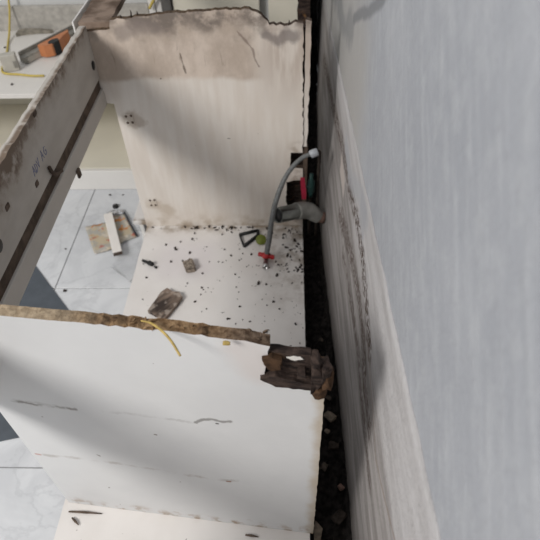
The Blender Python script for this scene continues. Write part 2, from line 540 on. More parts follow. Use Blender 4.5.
def rough_edge(pts, jag, step=0.012):
    """pts: list of (u,v,flag); edges that start at a flagged point are broken up"""
    out = []
    for i, p in enumerate(pts):
        q = pts[(i + 1) % len(pts)]
        out.append((p[0], p[1]))
        if p[2]:
            L = math.hypot(q[0] - p[0], q[1] - p[1])
            k = max(1, int(L / step))
            nx, ny = -(q[1] - p[1]) / max(L, 1e-6), (q[0] - p[0]) / max(L, 1e-6)
            for j in range(1, k):
                t = (j + rnd.uniform(-0.25, 0.25)) / k
                d = rnd.uniform(-1, 1) * jag * p[2]
                out.append((p[0] + (q[0] - p[0]) * t + nx * d, p[1] + (q[1] - p[1]) * t + ny * d))
    return out


def spline(pts, k=8):
    P = [Vector(p) for p in pts]
    P = [P[0] * 2 - P[1]] + P + [P[-1] * 2 - P[-2]]
    out = []
    for i in range(1, len(P) - 2):
        a, b, c, d = P[i - 1:i + 3]
        for j in range(k):
            t = j / k
            out.append(0.5 * ((2 * b) + (c - a) * t + (2 * a - 5 * b + 4 * c - d) * t * t + (3 * b - a - 3 * c + d) * t ** 3))
    out.append(P[-2])
    return out


def tubedata(path, rad, seg=10, caps=True, hollow=0.0):
    """rad: number or list of radii along the path"""
    n = len(path)
    if not isinstance(rad, (list, tuple)):
        rad = [rad] * n
    vs, fs = [], []
    tan = [(path[min(i + 1, n - 1)] - path[max(i - 1, 0)]).normalized() for i in range(n)]
    ref = tan[0].orthogonal().normalized()
    rings = []

    def ring(c, t, nrm, r):
        bn = t.cross(nrm)
        base = len(vs)
        for k in range(seg):
            a = 2 * math.pi * k / seg
            vs.append(c + (nrm * math.cos(a) + bn * math.sin(a)) * r)
        return list(range(base, base + seg))
    frames = []
    for i in range(n):
        ref = (ref - tan[i] * ref.dot(tan[i])).normalized()
        frames.append(ref.copy())
        rings.append(ring(path[i], tan[i], ref, rad[i]))
    if hollow:
        inner = [ring(path[i], tan[i], frames[i], rad[i] - hollow) for i in range(n - 1, -1, -1)]
        rings = rings + inner + [rings[0]]
    for a, b in zip(rings[:-1], rings[1:]):
        for k in range(seg):
            fs.append([a[k], a[(k + 1) % seg], b[(k + 1) % seg], b[k]])
    if caps and not hollow:
        fs.append(rings[0][::-1]); fs.append(rings[-1])
    return vs, fs


def tube(name, pts, rad, mat, parent=None, seg=10, k=8, hollow=0.0, smooth_path=True):
    path = spline(pts, k) if smooth_path and len(pts) > 2 else [Vector(p) for p in pts]
    if isinstance(rad, (list, tuple)) and len(rad) != len(path):
        r = []
        for i in range(len(path)):
            f = i / (len(path) - 1) * (len(rad) - 1)
            j = min(int(f), len(rad) - 2)
            r.append(rad[j] + (rad[j + 1] - rad[j]) * (f - j))
        rad = r
    vs, fs = tubedata(path, rad, seg, True, hollow)
    o = mesh_obj(name, vs, fs, mat, parent, smooth=True)
    return o


def chunkdata(c, size, rot=0.0, seed=0, jag=0.3, flat=False):
    """broken lump: jittered low icosphere sitting with its base at c"""
    r = random.Random(seed)
    bm = bmesh.new()
    bmesh.ops.create_icosphere(bm, subdivisions=2, radius=0.5)
    ca, sa = math.cos(rot), math.sin(rot)
    zmin = 0
    for v in bm.verts:
        f = 1 + r.uniform(-jag, jag)
        p = v.co * f
        # squarer than a ball
        p = Vector([math.copysign(min(abs(q), 0.36), q) for q in p])
        v.co = p
        zmin = min(zmin, p.z)
    vs = []
    for v in bm.verts:
        p = v.co
        x, y, z = p.x * size[0] / 0.72, p.y * size[1] / 0.72, (p.z - zmin) * size[2] / 0.72
        vs.append(Vector((c[0] + x * ca - y * sa, c[1] + x * sa + y * ca, c[2] + z)))
    bm.verts.index_update()
    fs = [[v.index for v in f.verts] for f in bm.faces]
    bm.free()
    return vs, fs


def chunk(name, c, size, mat, parent=None, rot=0.0, seed=0, jag=0.3):
    vs, fs = chunkdata(c, size, rot, seed, jag)
    return mesh_obj(name, vs, fs, mat, parent)


# ============================================================ THE SETTING
# floor: grout bed + separate tiles
floor = box('floor', (-2.62, -1.05, -0.06), (0.149, 4.2, -0.003), GROUT, bev=0)
tag(floor, 'pale marble tiled kitchen floor', 'floor', kind='structure')
T, J = 0.6535, 0.0035
xs = [-2.62] + [-0.83 + i * T for i in range(-2, 2)] + [0.147]
ys = [-1.05] + [1.27 + i * T for i in range(-3, 2)] + [2.456]
tile_cache = {}
for i in range(len(xs) - 1):
    for j in range(len(ys) - 1):
        w, d = xs[i + 1] - xs[i] - J, ys[j + 1] - ys[j] - J
        key = (round(w, 4), round(d, 4))
        loc = Vector(((xs[i] + xs[i + 1]) / 2, (ys[j] + ys[j + 1]) / 2, 0))
        if key not in tile_cache:
            o = box('tile', (-w / 2, -d / 2, -0.005), (w / 2, d / 2, 0.0), TILE, bev=0.0008)
            tile_cache[key] = o.data
        else:
            o = bpy.data.objects.new('tile', tile_cache[key]); COL.objects.link(o)
        o.parent = floor
        o.location = loc

# right wall: grey upper wall, proud old plaster below worktop height


def wall_x(y):
    return 0.149 + max(0.0, y - 2.5) * 0.032


def bulge(y, z):
    t = min(max((z - 0.08) / 0.45, 0.0), 1.0)
    return 0.029 * math.exp(-((y - 1.62) / (0.62 if y < 1.62 else 0.75)) ** 2) * (1 - t * t * (3 - 2 * t))


def grid_wall(name, y0, y1, ny, zfun0, zfun1, nz, depth, mat, amp, back, parent=None, topjag=0.0, blg=0.0):
    vs, fs = [], []
    for i in range(ny + 1):
        y = y0 + (y1 - y0) * i / ny
        for j in range(nz + 1):
            t = j / nz
            z = zfun0(y) + (zfun1(y) - zfun0(y)) * t
            if j == nz:
                z += topjag * mnoise.noise(Vector((y * 18, 3, 1)))
            x = wall_x(y) + depth - blg * bulge(y, z) + amp * mnoise.noise(Vector((y * 9, z * 14, 2.0)))
            vs.append((x, y, z))
    n1 = nz + 1
    for i in range(ny):
        for j in range(nz):
            a = i * n1 + j
            fs.append([a, a + 1, a + n1 + 1, a + n1])
    # close: back sheet corners as a rim
    rim = [i * n1 for i in range(ny + 1)] + [ny * n1 + j for j in range(1, n1)] + [i * n1 + nz for i in range(ny - 1, -1, -1)] + [j for j in range(nz - 1, 0, -1)]
    base = len(vs)
    for k in rim:
        vs.append((wall_x(vs[k][1]) + back, vs[k][1], vs[k][2]))
    m = len(rim)
    for k in range(m):
        fs.append([rim[k], rim[(k + 1) % m], base + (k + 1) % m, base + k])
    fs.append([base + k for k in range(m)])
    return mesh_obj(name, vs, fs, mat, parent, smooth=False)


wall_r = grid_wall('wall_right', -1.05, 4.2, 80, lambda y: -0.06, lambda y: 2.6, 30, 0.0024, WALL, 0.0006, 0.16)
tag(wall_r, 'grey cement washed wall beside the cabinets', 'wall', kind='structure')
skim = grid_wall('old_plaster_layer', -1.05, 4.19, 200, lambda y: -0.002,
                 lambda y: 0.842 - 0.112 * y if y < 1.2 else max(0.45, 0.7076 - 0.125 * (y - 1.2)), 34, 0.0, PLASTER, 0.0012, 0.0040, wall_r, 0.006, 1.0)
tag(skim, 'dirty off-white old plaster on the lower wall')
for p in skim.data.polygons:
    p.use_smooth = True

wall_b = box('wall_back', (-2.62, 2.46, -0.003), (0.060, 4.2, 2.6), PAINT, bev=0)  # wall face with unseen depth added to keep the slot beside it dark
tag(wall_b, 'white painted wall behind the shelf', 'wall', kind='structure')


# ============================================================ MAIN CABINET
cab = thing('base_cabinet', 'open topless white base cabinet with stained far side and rotten near corner beside the wall', 'cabinet', (-0.25, 1.0, 0))


def vfn_far(u, v, t):
    return Vector((u, 1.488 + t, v))


far_pts = [(-0.523, 0.084, 0), (-0.529, 0.590, 0), (-0.566, 0.594, 0), (-0.566, 0.806, 0.4), (-0.488, 0.812, 0.5), (-0.482, 0.836, 0.5), (-0.33, 0.850, 0.5), (-0.105, 0.858, 0.4),
           (-0.073, 0.842, 0.8), (-0.052, 0.815, 1), (-0.012, 0.812, 1), (0.018, 0.822, 0.6), (0.040, 0.818, 0.5),
           (0.045, 0.409, 0), (0.006, 0.410, 0.3), (0.004, 0.350, 0.3), (0.046, 0.349, 0),
           (0.047, 0.302, 0.2), (0.017, 0.300, 0.3), (-0.008, 0.293, 0.5), (-0.010, 0.22, 0.5), (-0.006, 0.170, 0.6), (0.048, 0.160, 0), (0.050, 0.102, 0), (0.050, 0.084, 0)]
far = slab('side_panel', rough_edge(far_pts, 0.005, 0.010), vfn_far, 0, 0.018, [FAR, EDGE], cab)
tag(far, 'water stained far side panel with pipe cut-outs')
# hinge marks with screw holes on the far panel
for (hx, hz) in ((-0.493, 0.537), (-0.480, 0.209)):
    hp = box('hinge_plate', (hx - 0.014, 1.4862, hz - 0.020), (hx + 0.014, 1.4879, hz + 0.020), FAR, cab, bev=0.0006)
    tag(hp, 'small pale hinge plate with dark screw holes')
    for dx, dz in ((-0.008, 0.011), (0.008, 0.013), (-0.007, -0.011), (0.008, -0.010)):
        tube('screw_hole', [(hx + dx, 1.4862, hz + dz), (hx + dx, 1.4853, hz + dz)], 0.0042, BROWN, hp, seg=8)

# back batten, seen as a white sliver right of the far panel
bb = slab('back_batten', rough_edge([(0.0465, 0.43, 0.3), (0.0465, 0.826, 0.5), (0.062, 0.822, 0.6), (0.058, 0.43, 0)], 0.004, 0.02),
          lambda u, v, t: Vector((u, 1.492 + t, v)), 0, 0.02, [FAR, EDGE], cab)
tag(bb, 'narrow white batten along the back edge')
box('back_batten', (0.0475, 1.494, 0.12), (0.062, 1.512, 0.428), BROWN, cab)


# near side panel: stands a few degrees askew
def near_fn(u, v, t):
    y = 0.426 + (0.05 - u) * 0.108
    if v > 0.5:
        y += 0.004 * math.sin((u + 0.5) * 6)
    return Vector((u, y + t, v))


near_pts = [(-0.527, 0.1008, 0), (-0.527, 0.815, 0), (-0.42, 0.815, 0.2), (-0.28, 0.813, 0.7), (-0.14, 0.811, 0.7), (-0.06, 0.809, 0.3), (-0.026, 0.802, 0.5),
            (-0.030, 0.775, 0.8), (-0.036, 0.735, 0.8), (-0.030, 0.712, 0.6), (0.012, 0.708, 0.6), (0.052, 0.712, 0.25), (0.054, 0.1008, 0)]
near = slab('side_panel', rough_edge(near_pts, 0.0035, 0.010), near_fn, 0, 0.0205, [NEAR, EDGE], cab)
tag(near, 'clean white near side panel with brown chipboard top edge')
# splintered fringe along the broken top edge
for k in range(24):
    u = rnd.uniform(-0.27, -0.03)
    p = near_fn(u, 0.8105, rnd.uniform(0.001, 0.017))
    a = rnd.uniform(0, 6.28); L = rnd.uniform(0.005, 0.013)
    q = p + Vector((math.cos(a) * L, math.sin(a) * L * 0.6, rnd.uniform(0.000, 0.006)))
    tube('splinter', [p, (p + q) / 2 + Vector((0, 0, 0.002)), q], [0.0018, 0.0014, 0.0006], EDGE, cab, seg=5, k=2)

# rotten corner: dark layered core left standing in the notch
core = slab('rotten_core', rough_edge([(-0.034, 0.712, 0.3), (-0.029, 0.785, 0.6), (0.030, 0.786, 0.8), (0.032, 0.716, 0.8)], 0.004, 0.010),
            near_fn, 0.004, 0.017, ROT, cab)
tag(core, 'black rotten chipboard core at the broken corner')
spl = [[(-0.038, 0.778), (-0.024, 0.784), (-0.010, 0.779), (-0.012, 0.757), (-0.026, 0.751), (-0.035, 0.764)],
       [(-0.042, 0.729), (-0.020, 0.742), (0.012, 0.735), (0.033, 0.731), (0.032, 0.716), (-0.020, 0.714)],
       [(0.012, 0.757), (0.022, 0.759), (0.024, 0.748), (0.011, 0.746)]]
for i, pts in enumerate(spl):
    o = slab('rotten_splinter', rough_edge([(a, b, 0.5) for a, b in pts], 0.003, 0.008), near_fn, -0.006 - 0.002 * i, 0.003, RUST if i == 0 else ROT, cab)
pale = slab('bare_fibre_patch', rough_edge([(-0.004, 0.777, 0.8), (0.006, 0.781, 0.8), (0.016, 0.781, 0.8), (0.020, 0.777, 0.8), (0.008, 0.772, 0.8)], 0.002, 0.005),
            near_fn, 0.002, 0.0038, SHELF, cab)
tag(pale, 'torn pale fibre patch on the rotten core')
for i, (u, v, su, sv, r) in enumerate([(0.040, 0.742, 0.018, 0.075, 0.0), (0.050, 0.757, 0.015, 0.036, 0.3), (0.055, 0.735, 0.017, 0.034, 0.1), (0.042, 0.703, 0.020, 0.024, 0.5),
                                       (0.036, 0.776, 0.012, 0.022, 0.2)]):
    p = near_fn(u, v - sv / 2, 0.004)
    chunk('rotten_lump', p, (su, 0.024, sv), RUST if i in (2, 3) else ROT, cab, rot=r, seed=30 + i, jag=0.35)

# bottom board
bot = slab('bottom_board', rough_edge([(-0.523, 0.520, 0), (-0.521, 1.487, 0), (0.049, 1.487, 0.15), (0.047, 0.455, 0)], 0.004, 0.02),
           lambda u, v, t: Vector((u, v, 0.1 + t)), 0, -0.016, [BOTTOM, EDGE], cab)
box('plinth_board', (-0.475, 0.50, 0.001), (-0.459, 1.48, 0.0835), WHITE, cab)
for px, py in ((0.01, 0.52), (0.01, 1.45)):
    box('foot_block', (px - 0.03, py - 0.03, 0.001), (px + 0.03, py + 0.03, 0.0835), BROWN, cab)


# front rail (inner face toward the wall), dark groove strip and lower rail
def yaw_rail(v):
    return Vector((v.x - 0.0125 * (v.y - 0.45), v.y, v.z))


def rail_pts(y0, y1, z0, z1):
    return rough_edge([(y0, z0, 0), (y0, z1, 0.6), (y1, z1, 0), (y1, z0, 0)], 0.0035, 0.02)


rail = slab('front_rail', rail_pts(0.475, 1.487, 0.673, 0.822), lambda u, v, t: yaw_rail(Vector((-0.557 + t, u, v))), 0, 0.0185, RAIL, cab)
tag(rail, 'dirty off-white front rail with mouldy top edge')
groove = box('groove_strip', (-0.554, 0.475, 0.638), (-0.5425, 1.487, 0.6735), BROWN, cab, xf=yaw_rail)
tag(groove, 'dark brown groove between the two rail boards')
lower = box('lower_rail', (-0.557, 0.515, 0.590), (-0.536, 1.487, 0.640), plain('bounce_lit_lower_rail', (0.56, 0.525, 0.48), 0.6, 0.3, 0.08, 8), cab, xf=yaw_rail)  # lighter than the upper rail, bounce light put into its colour


def on_rail(y, z, off=0.0):
    return yaw_rail(Vector((-0.5385 + off, y, z)))


# pen scribble along the rail
strokes = [[(0.0, 0.0), (0.006, 0.022), (0.012, 0.0)], [(0.003, 0.009), (0.010, 0.009)],
           [(0.015, 0.0), (0.016, 0.020), (0.023, 0.016), (0.024, 0.006), (0.015, 0.0)],
           [(0.028, 0.021), (0.033, 0.001), (0.039, 0.022)],
           [(0.056, 0.0), (0.063, 0.023), (0.069, 0.001)], [(0.059, 0.010), (0.067, 0.010)],
           [(0.088, 0.018), (0.080, 0.020), (0.075, 0.010), (0.080, 0.001), (0.088, 0.004), (0.088, 0.010), (0.083, 0.010)]]
ink = []
ivs, ifs = [], []
for s_ in strokes:
    path = [on_rail(0.938 + a, 0.722 + b, 0.0002) for a, b in s_]
    a, f = tubedata(path, 0.0009, 5)
    k = len(ivs)
    ivs += a
    ifs += [[q + k for q in fc] for fc in f]
hw = mesh_obj('handwriting', ivs, ifs, INK, rail)
tag(hw, 'faint blue pen scribble')
# bolt holes and a bent nail
for (yy, zz, r) in ((1.462, 0.722, 0.013), (0.722, 0.722, 0.014)):
    tube('bolt_hole', [on_rail(yy, zz, -0.002), on_rail(yy, zz, 0.0012)], r, BLACK, rail, seg=14)
tube('bent_nail', [on_rail(1.006, 0.700, 0.003), on_rail(1.006, 0.684, 0.006), on_rail(1.018, 0.670, 0.008), on_rail(1.052, 0.656, 0.006)], 0.0045, BROWN, rail, seg=7, k=4)
for (yy, zz) in ((1.037, 0.809), (0.935, 0.70), (0.80, 0.745)):
    chunk('mould_spot', on_rail(yy, zz, 0.0), (0.004, 0.018, 0.012), BROWN, rail, seed=int(yy * 100))
box('clip', (-0.5360, 1.128, 0.576), (-0.529, 1.146, 0.600), BROWN, lower, bev=0.002, xf=yaw_rail)

# ============================================================ NEXT CABINET TOWARD THE CAMERA
cab2 = thing('base_cabinet', 'white base cabinet with dirty bottom board in the lower edge of the picture', 'cabinet', (-0.25, 0.0, 0))
nb = slab('bottom_board', [(-0.540, -0.35), (-0.538, 0.500), (0.046, 0.437), (0.046, -0.35)],
          lambda u, v, t: Vector((u, v, 0.1 + t)), 0, -0.016, [BOTTOM, EDGE], cab2)
box('plinth_board', (-0.49, -0.35, 0.001), (-0.474, 0.46, 0.0835), WHITE, cab2)
box('foot_block', (-0.03, 0.30, 0.001), (0.03, 0.36, 0.0835), BROWN, cab2)
slab('front_rail', rail_pts(-0.35, 0.468, 0.673, 0.822), lambda u, v, t: Vector((-0.557 + t, u, v)), 0, 0.0185, RAIL, cab2)
box('lower_rail', (-0.557, -0.35, 0.590), (-0.533, 0.468, 0.6725), RAIL, cab2)
box('side_panel', (-0.557, -0.370, 0.084), (0.046, -0.352, 0.82), WHITE, cab2)
# fibres and grime where the near panel meets the bottom board
for (a, b) in (((-0.508, 0.452, 0.101), (-0.488, 0.436, 0.101)), ((-0.520, 0.466, 0.101), (-0.44, 0.462, 0.101)), ((-0.10, 0.420, 0.101), (-0.07, 0.416, 0.101)), ((-0.33, 0.36, 0.101), (-0.31, 0.385, 0.101))):
    A, B = Vector(a), Vector(b)
    tube('splinter', [A + Vector((0, 0, 0.002)), (A + B) / 2 + Vector((0, 0, 0.004)), B + Vector((0, 0, 0.002))], [0.002, 0.003, 0.001], BROWN, cab2, seg=5, k=3)

# ============================================================ CORNER CABINET BEHIND
cab3 = thing('base_cabinet', 'corner cabinet with brown stained top rail and pale back boards behind the far panel', 'cabinet', (-0.25, 1.95, 0))
slab('top_rail', rough_edge([(-0.580, 1.512, 0.6), (-0.592, 2.40, 0), (-0.505, 2.40, 0.4), (-0.492, 1.512, 0.5)], 0.004, 0.02),
     lambda u, v, t: Vector((u, v, 0.822 + t)), 0, -0.018, TOPRAIL, cab3)
box('edge_strip', (-0.0125 - 0.585, 1.512, 0.79), (-0.0125 - 0.580, 2.40, 0.8235), WHITE, cab3, bev=0.0008)
box('bottom_board', (-0.58, 1.512, 0.084), (0.05, 2.40, 0.10), BOTTOM, cab3)
box('plinth_board', (-0.56, 1.52, 0.001), (-0.545, 2.38, 0.0835), WHITE, cab3)
box('foot_block', (0.0, 1.56, 0.001), (0.04, 1.60, 0.0835), BROWN, cab3)
for x0, x1, yf, mt in ((-0.600, -0.572, 2.408, WHITE), (-0.570, -0.545, 2.414, WHITE), (-0.495, -0.125, 2.412, CREAM), (-0.085, 0.050, 2.404, CREAM)):
    box('back_board', (x0, yf, 0.085), (x1, yf + 0.016, 0.83), mt, cab3)
tag(box('corner_post', (-0.540, 2.395, 0.085), (-0.500, 2.430, 0.83), plain('dark_grey_post', (0.12, 0.115, 0.11), 0.6)), None)
post = bpy.data.objects['corner_post']; post.parent = cab3; post.matrix_parent_inverse = Matrix.Translation(-cab3.location)
tag(post, 'dark grey corner post')
bs2 = slab('back_stub', rough_edge([(0.030, 0.60, 0.5), (0.030, 0.90, 0.5), (0.072, 0.90, 0.5), (0.072, 0.60, 0.5)], 0.004, 0.02),
           lambda u, v, t: Vector((u, 1.85 + t, v)), 0, 0.02, ROT, cab3)
cutout_shade = slab('side_panel', rough_edge([(-0.500, 0.101, 0), (-0.500, 0.79, 0.5), (0.048, 0.79, 0), (0.048, 0.101, 0)], 0.004, 0.03),
           lambda u, v, t: Vector((u, 1.530 + t, v)), 0, 0.016, ROT, cab3)  # added black board, stands in for the shade behind the cut-outs
tag(cutout_shade, 'black panel added behind the pipe cut-outs to darken them')
tube('cord', [(-0.592, 2.385, 0.54), (-0.57, 2.388, 0.57), (-0.545, 2.388, 0.60), (-0.46, 2.395, 0.68)], 0.006, YELLOW, cab3, seg=7, k=5)
# jagged fringe left on the top edge of the far panel
for x, z, h in ((-0.425, 0.838, 0.020), (-0.408, 0.840, 0.014), (-0.455, 0.836, 0.010), (0.0, 0.812, 0.012)):
    tube('splinter', [(x, 1.497, z), (x + 0.002, 1.497, z + h * 0.6), (x + 0.001, 1.496, z + h)], [0.003, 0.002, 0.0006], DARKB, cab, seg=5, k=2)

# ============================================================ OPPOSITE / RETURN UNIT WITH SHELF
unit = thing('shelf_unit', 'low white shelf unit with tools on its top and a cream open compartment below', 'shelf', (-1.25, 2.1, 0))
SH = 0.444
box('shelf_board', (-1.95, 1.836, SH - 0.018), (-0.606, 2.419, SH), SHELF, unit)
box('plinth_board', (-1.95, 1.838, 0.001), (-0.60, 1.856, 0.097), WHITE, unit)
box('bottom_board', (-1.95, 1.857, 0.080), (-0.60, 2.40, 0.098), CREAM, unit)
box('back_panel', (-1.95, 2.402, 0.085), (-0.606, 2.418, SH - 0.019), CREAM, unit)
box('back_upstand', (-1.95, 2.420, SH - 0.018), (-0.606, 2.440, 0.545), plain('shaded_upstand', (0.46, 0.435, 0.395), 0.6), unit)  # greyed against the white wall, shade put into its colour
box('side_panel', (-1.97, 1.838, 0.001), (-1.952, 2.419, SH), WHITE, unit)
box('side_panel', (-0.624, 1.845, 0.099), (-0.606, 2.400, SH - 0.019), CREAM, unit)

# ---- tools on the shelf
tl = thing('hand_tool', 'hand tool with long grey metal bar and orange grip on the white shelf', 'tool', (-1.0, 2.2, SH))
A, B = Vector((-1.075, 2.070, SH + 0.024)), Vector((-0.880, 2.405, SH + 0.030))
ax = (B - A).normalized()
sd = Vector((0, 0, 1)).cross(ax).normalized()


def tool_fn(u, v, w):
    return A + ax * u + sd * v + Vector((0, 0, 1)) * w


def tbox(name, u0, u1, v0, v1, w0, w1, mat, bev=0.002):
    vs, fs = boxdata((u0, v0, w0), (u1, v1, w1), bev)
    return mesh_obj(name, [tool_fn(*v) for v in vs], fs, mat, tl)


tbox('bar', 0.02, 0.385, -0.016, 0.012, -0.022, 0.004, METAL)
tbox('bar_flange', 0.02, 0.385, 0.0125, 0.018, -0.022, 0.020, METAL)
tbox('blade', 0.03, 0.24, -0.0165, -0.0185, -0.0225, -0.002, BEIGE, 0.0005)
g = [(0.095, -0.018), (0.100, -0.046), (0.125, -0.066), (0.165, -0.066), (0.205, -0.046), (0.245, -0.036), (0.262, -0.018)]
grip = slab('grip', g, tool_fn, -0.021, 0.026, ORANGE, tl)
tag(grip, 'orange plastic grip')
slab('grip_opening', [(0.122, -0.052), (0.135, -0.069), (0.166, -0.067), (0.178, -0.046), (0.160, -0.034), (0.134, -0.036)], tool_fn, -0.022, 0.0275, BLACK, tl)
blk = thing('wooden_block', 'small beige block at the end of the orange-gripped tool on the shelf', 'block', (-1.115, 2.06, SH))
c, s_ = math.cos(0.35), math.sin(0.35)


def bxf(v):
    return Vector((-1.090 + v.x * c - v.y * s_, 2.035 + v.x * s_ + v.y * c, SH + 0.0005 + v.z))


box('body', (-0.033, -0.018, 0), (0.027, 0.017, 0.065), BEIGE, blk, 0.003, bxf)
box('groove', (0.010, -0.0195, 0.012), (0.0285, -0.0135, 0.040), METAL, blk, 0.001, bxf)
cordo = tube('yellow_cord', [(-1.185, 2.412, 0.66), (-1.200, 2.408, 0.56), (-1.212, 2.350, 0.47), (-1.200, 2.28, SH + 0.005), (-1.175, 2.20, SH + 0.0045), (-1.150, 2.10, SH + 0.0045), (-1.12, 2.005, SH + 0.0045),
                             (-1.045, 1.985, SH + 0.0045), (-0.99, 1.972, SH + 0.0045), (-0.945, 1.972, SH + 0.0045)], 0.0042, YELLOW, seg=7, k=6)
tag(cordo, 'thin yellow cord curling behind the beige block on the shelf', 'cord')
sliver = slab('wood_splinter', [(-1.190, 2.352), (-1.190, 2.395), (-1.170, 2.408), (-1.10, 2.405), (-1.035, 2.388), (-1.045, 2.380), (-1.11, 2.378), (-1.165, 2.365)],
              lambda u, v, t: Vector((u, v, SH + 0.0005 + t)), 0, 0.014, WOODGREY)
tag(sliver, 'grey tapered splinter of wood lying at the back of the shelf', 'splinter')
for k, (x, y, s2) in enumerate(((-1.175, 2.13, 0.016), (-1.055, 2.30, 0.008), (-1.20, 2.24, 0.008), (-1.05, 1.91, 0.008))):
    o = chunk('crumb', (x, y, SH + 0.0003), (s2, s2, s2 * 0.6), DARKB, seed=60 + k)
    tag(o, ('largest dark crumb on the white shelf, left of the beige block', 'tiny dark crumb on the shelf between the splinter and the tool bar',
            'tiny dark crumb on the shelf beside the yellow cord', 'tiny dark crumb nearest the front edge of the white shelf')[k], 'crumb', 'crumbs on the white shelf')

# ============================================================ ON THE FLOOR
mat_o = slab('rubber_mat', [(-1.06, 1.523), (-0.60, 0.992), (-0.60, 0.742), (-1.25, 0.58), (-1.45, 1.18)], lambda u, v, t: Vector((u, v, 0.0003 + t)), 0, 0.003, SLATE)
tag(mat_o, 'dark slate grey mat on the pale floor tiles left of the cabinet', 'mat')

pk = thing('printed_packet', 'crumpled colourful printed packet on the floor tiles under the white strip', 'packet', (-0.69, 1.55, 0))
# crumpled sheet: two halves
def sheet(name, quad, mat, parent, n=10, amp=0.004, z0=0.0012, seed=0, th=0.0006):
    vs, fs = [], []
    a, b, c_, d = [Vector((*q, 0)) for q in quad]
    for i in range(n + 1):
        for j in range(n + 1):
            u, v = i / n, j / n
            p = (a * (1 - u) + b * u) * (1 - v) + (d * (1 - u) + c_ * u) * v
            p.z = z0 + amp * (0.5 + 0.5 * mnoise.noise(Vector((u * 4 + seed, v * 4, seed * 1.7)))) + amp * abs(mnoise.noise(Vector((u * 9, v * 7 + seed, 5))))
            vs.append(p)
    m = n + 1
    for i in range(n):
        for j in range(n):
            fs.append([i * m + j, (i + 1) * m + j, (i + 1) * m + j + 1, i * m + j + 1])
    o = mesh_obj(name, vs, fs, mat, parent, smooth=True)
    sm = o.modifiers.new('solid', 'SOLIDIFY'); sm.thickness = th; sm.offset = 1
    return o


sheet('packet_half', [(-0.729, 1.438), (-0.640, 1.475), (-0.700, 1.630), (-0.806, 1.592)], PACKET, pk, seed=1, amp=0.006)
sheet('packet_half', [(-0.655, 1.487), (-0.588, 1.535), (-0.668, 1.672), (-0.735, 1.655)], PACKET, pk, seed=2, amp=0.007)
tube('sealed_edge', [(-0.666, 1.676, 0.009), (-0.628, 1.607, 0.009), (-0.585, 1.533, 0.007)], 0.0032, plain('dark_blue_edge', (0.03, 0.035, 0.05), 0.4), pk, seg=6)
foil = sheet('foil_fold', [(-0.735, 1.655), (-0.668, 1.672), (-0.672, 1.695), (-0.735, 1.680)], plain('silver_foil', (0.8, 0.8, 0.82), 0.25, 0.5, 0.15, 40, 0.8), pk, n=8, seed=5, amp=0.012)
tag(foil, 'shiny silver foil fold')
st = thing('wood_strip', 'short white strip of wood lying across the printed packet', 'strip', (-0.68, 1.53, 0.015))
def sxf(v):
    a = math.atan2(1.421 - 1.645, -0.633 + 0.722)
    d = Vector((math.cos(a), math.sin(a), 0)); e = Vector((-math.sin(a), math.cos(a), 0))
    return Vector((-0.722, 1.645, 0.0155)) + d * v.x + e * v.y + Vector((0, 0, v.z))
box('body', (0, -0.017, 0), (0.240, 0.017, 0.016), STRIP, st, 0.001, sxf)
tag(box('cut_end', (0.2402, -0.0165, 0.0005), (0.2425, 0.0165, 0.0155), STRIPEND, st, 0.0003, sxf), 'dark cut end')
cl = sheet('plastic_film', [(-0.655, 1.372), (-0.560, 1.290), (-0.537, 1.50), (-0.585, 1.50)], CLEAR, None, seed=9, amp=0.006, z0=0.0015)
tag(cl, 'clear crumpled plastic film on the floor tiles below the packet', 'film')
cl2 = sheet('plastic_film', [(-0.600, 1.560), (-0.572, 1.56), (-0.605, 1.67), (-0.650, 1.68)], CLEAR, None, seed=12, amp=0.010, z0=0.0015)
tag(cl2, 'clear plastic film bunched right of the printed packet', 'film')
cp = tube('bottle_cap', [(-0.713, 1.721, 0.0005), (-0.713, 1.721, 0.008), (-0.713, 1.721, 0.010)], [0.0125, 0.0125, 0.0105], BLACK, seg=14, smooth_path=False)
tag(cp, 'small round black cap on the tiles above the packet', 'cap')
for k, (x, y, s2) in enumerate(((-0.755, 1.80, 0.014), (-0.70, 1.80, 0.010), (-0.79, 1.255, 0.018), (-0.85, 1.47, 0.010), (-0.67, 0.628, 0.014))):
    o = chunk('grit', (x, y, 0.0003), (s2 * 0.6, s2 * 0.5, s2 * 0.3), DARKB, seed=80 + k)
    tag(o, ('dark speck of grit on the tiles by the white plinth, left of its twin', 'smaller dark speck of grit on the tiles by the white plinth, right of its twin',
            'dark piece of grit on the tile joint beside the slate grey mat', 'tiny speck of grit on the tiles left of the printed packet',
            'dark piece of grit on the tiles left of the near white panel')[k], 'grit', 'grit on the floor tiles')

# ============================================================ IN THE CABINET
# weathered wood chip
wb_pts = [(-0.441, 1.072), (-0.384, 1.040), (-0.352, 1.100), (-0.340, 1.130), (-0.352, 1.150), (-0.372, 1.152), (-0.395, 1.168), (-0.412, 1.150)]
wb = slab('wood_chip', rough_edge([(a, b, 0.4) for a, b in wb_pts], 0.003, 0.012), lambda u, v, t: Vector((u, v, 0.1005 + t)), 0, 0.014, BLOCK)
tag(wb, 'thick weathered brown and black wood chip on the cabinet bottom', 'wood chip')
b2 = chunk('mortar_lump', (-0.336, 1.272, 0.1003), (0.034, 0.052, 0.022), plain('crumbly_lump', (0.36, 0.30, 0.245), 0.9, 0.1, 0.7, 110), rot=0.4, seed=14, jag=0.55)
tag(b2, 'small brown crumbly lump near the middle of the cabinet bottom', 'lump')
b3 = thing('black_peg', 'small black peg with a round head lying left on the cabinet bottom', 'peg', (-0.48, 1.29, 0.1))
tube('shaft', [(-0.502, 1.302, 0.1065), (-0.475, 1.287, 0.1065)], 0.005, BLACK, b3, seg=8)
tube('head', [(-0.475, 1.287, 0.109), (-0.462, 1.279, 0.109)], [0.009, 0.007], BLACK, b3, seg=10)
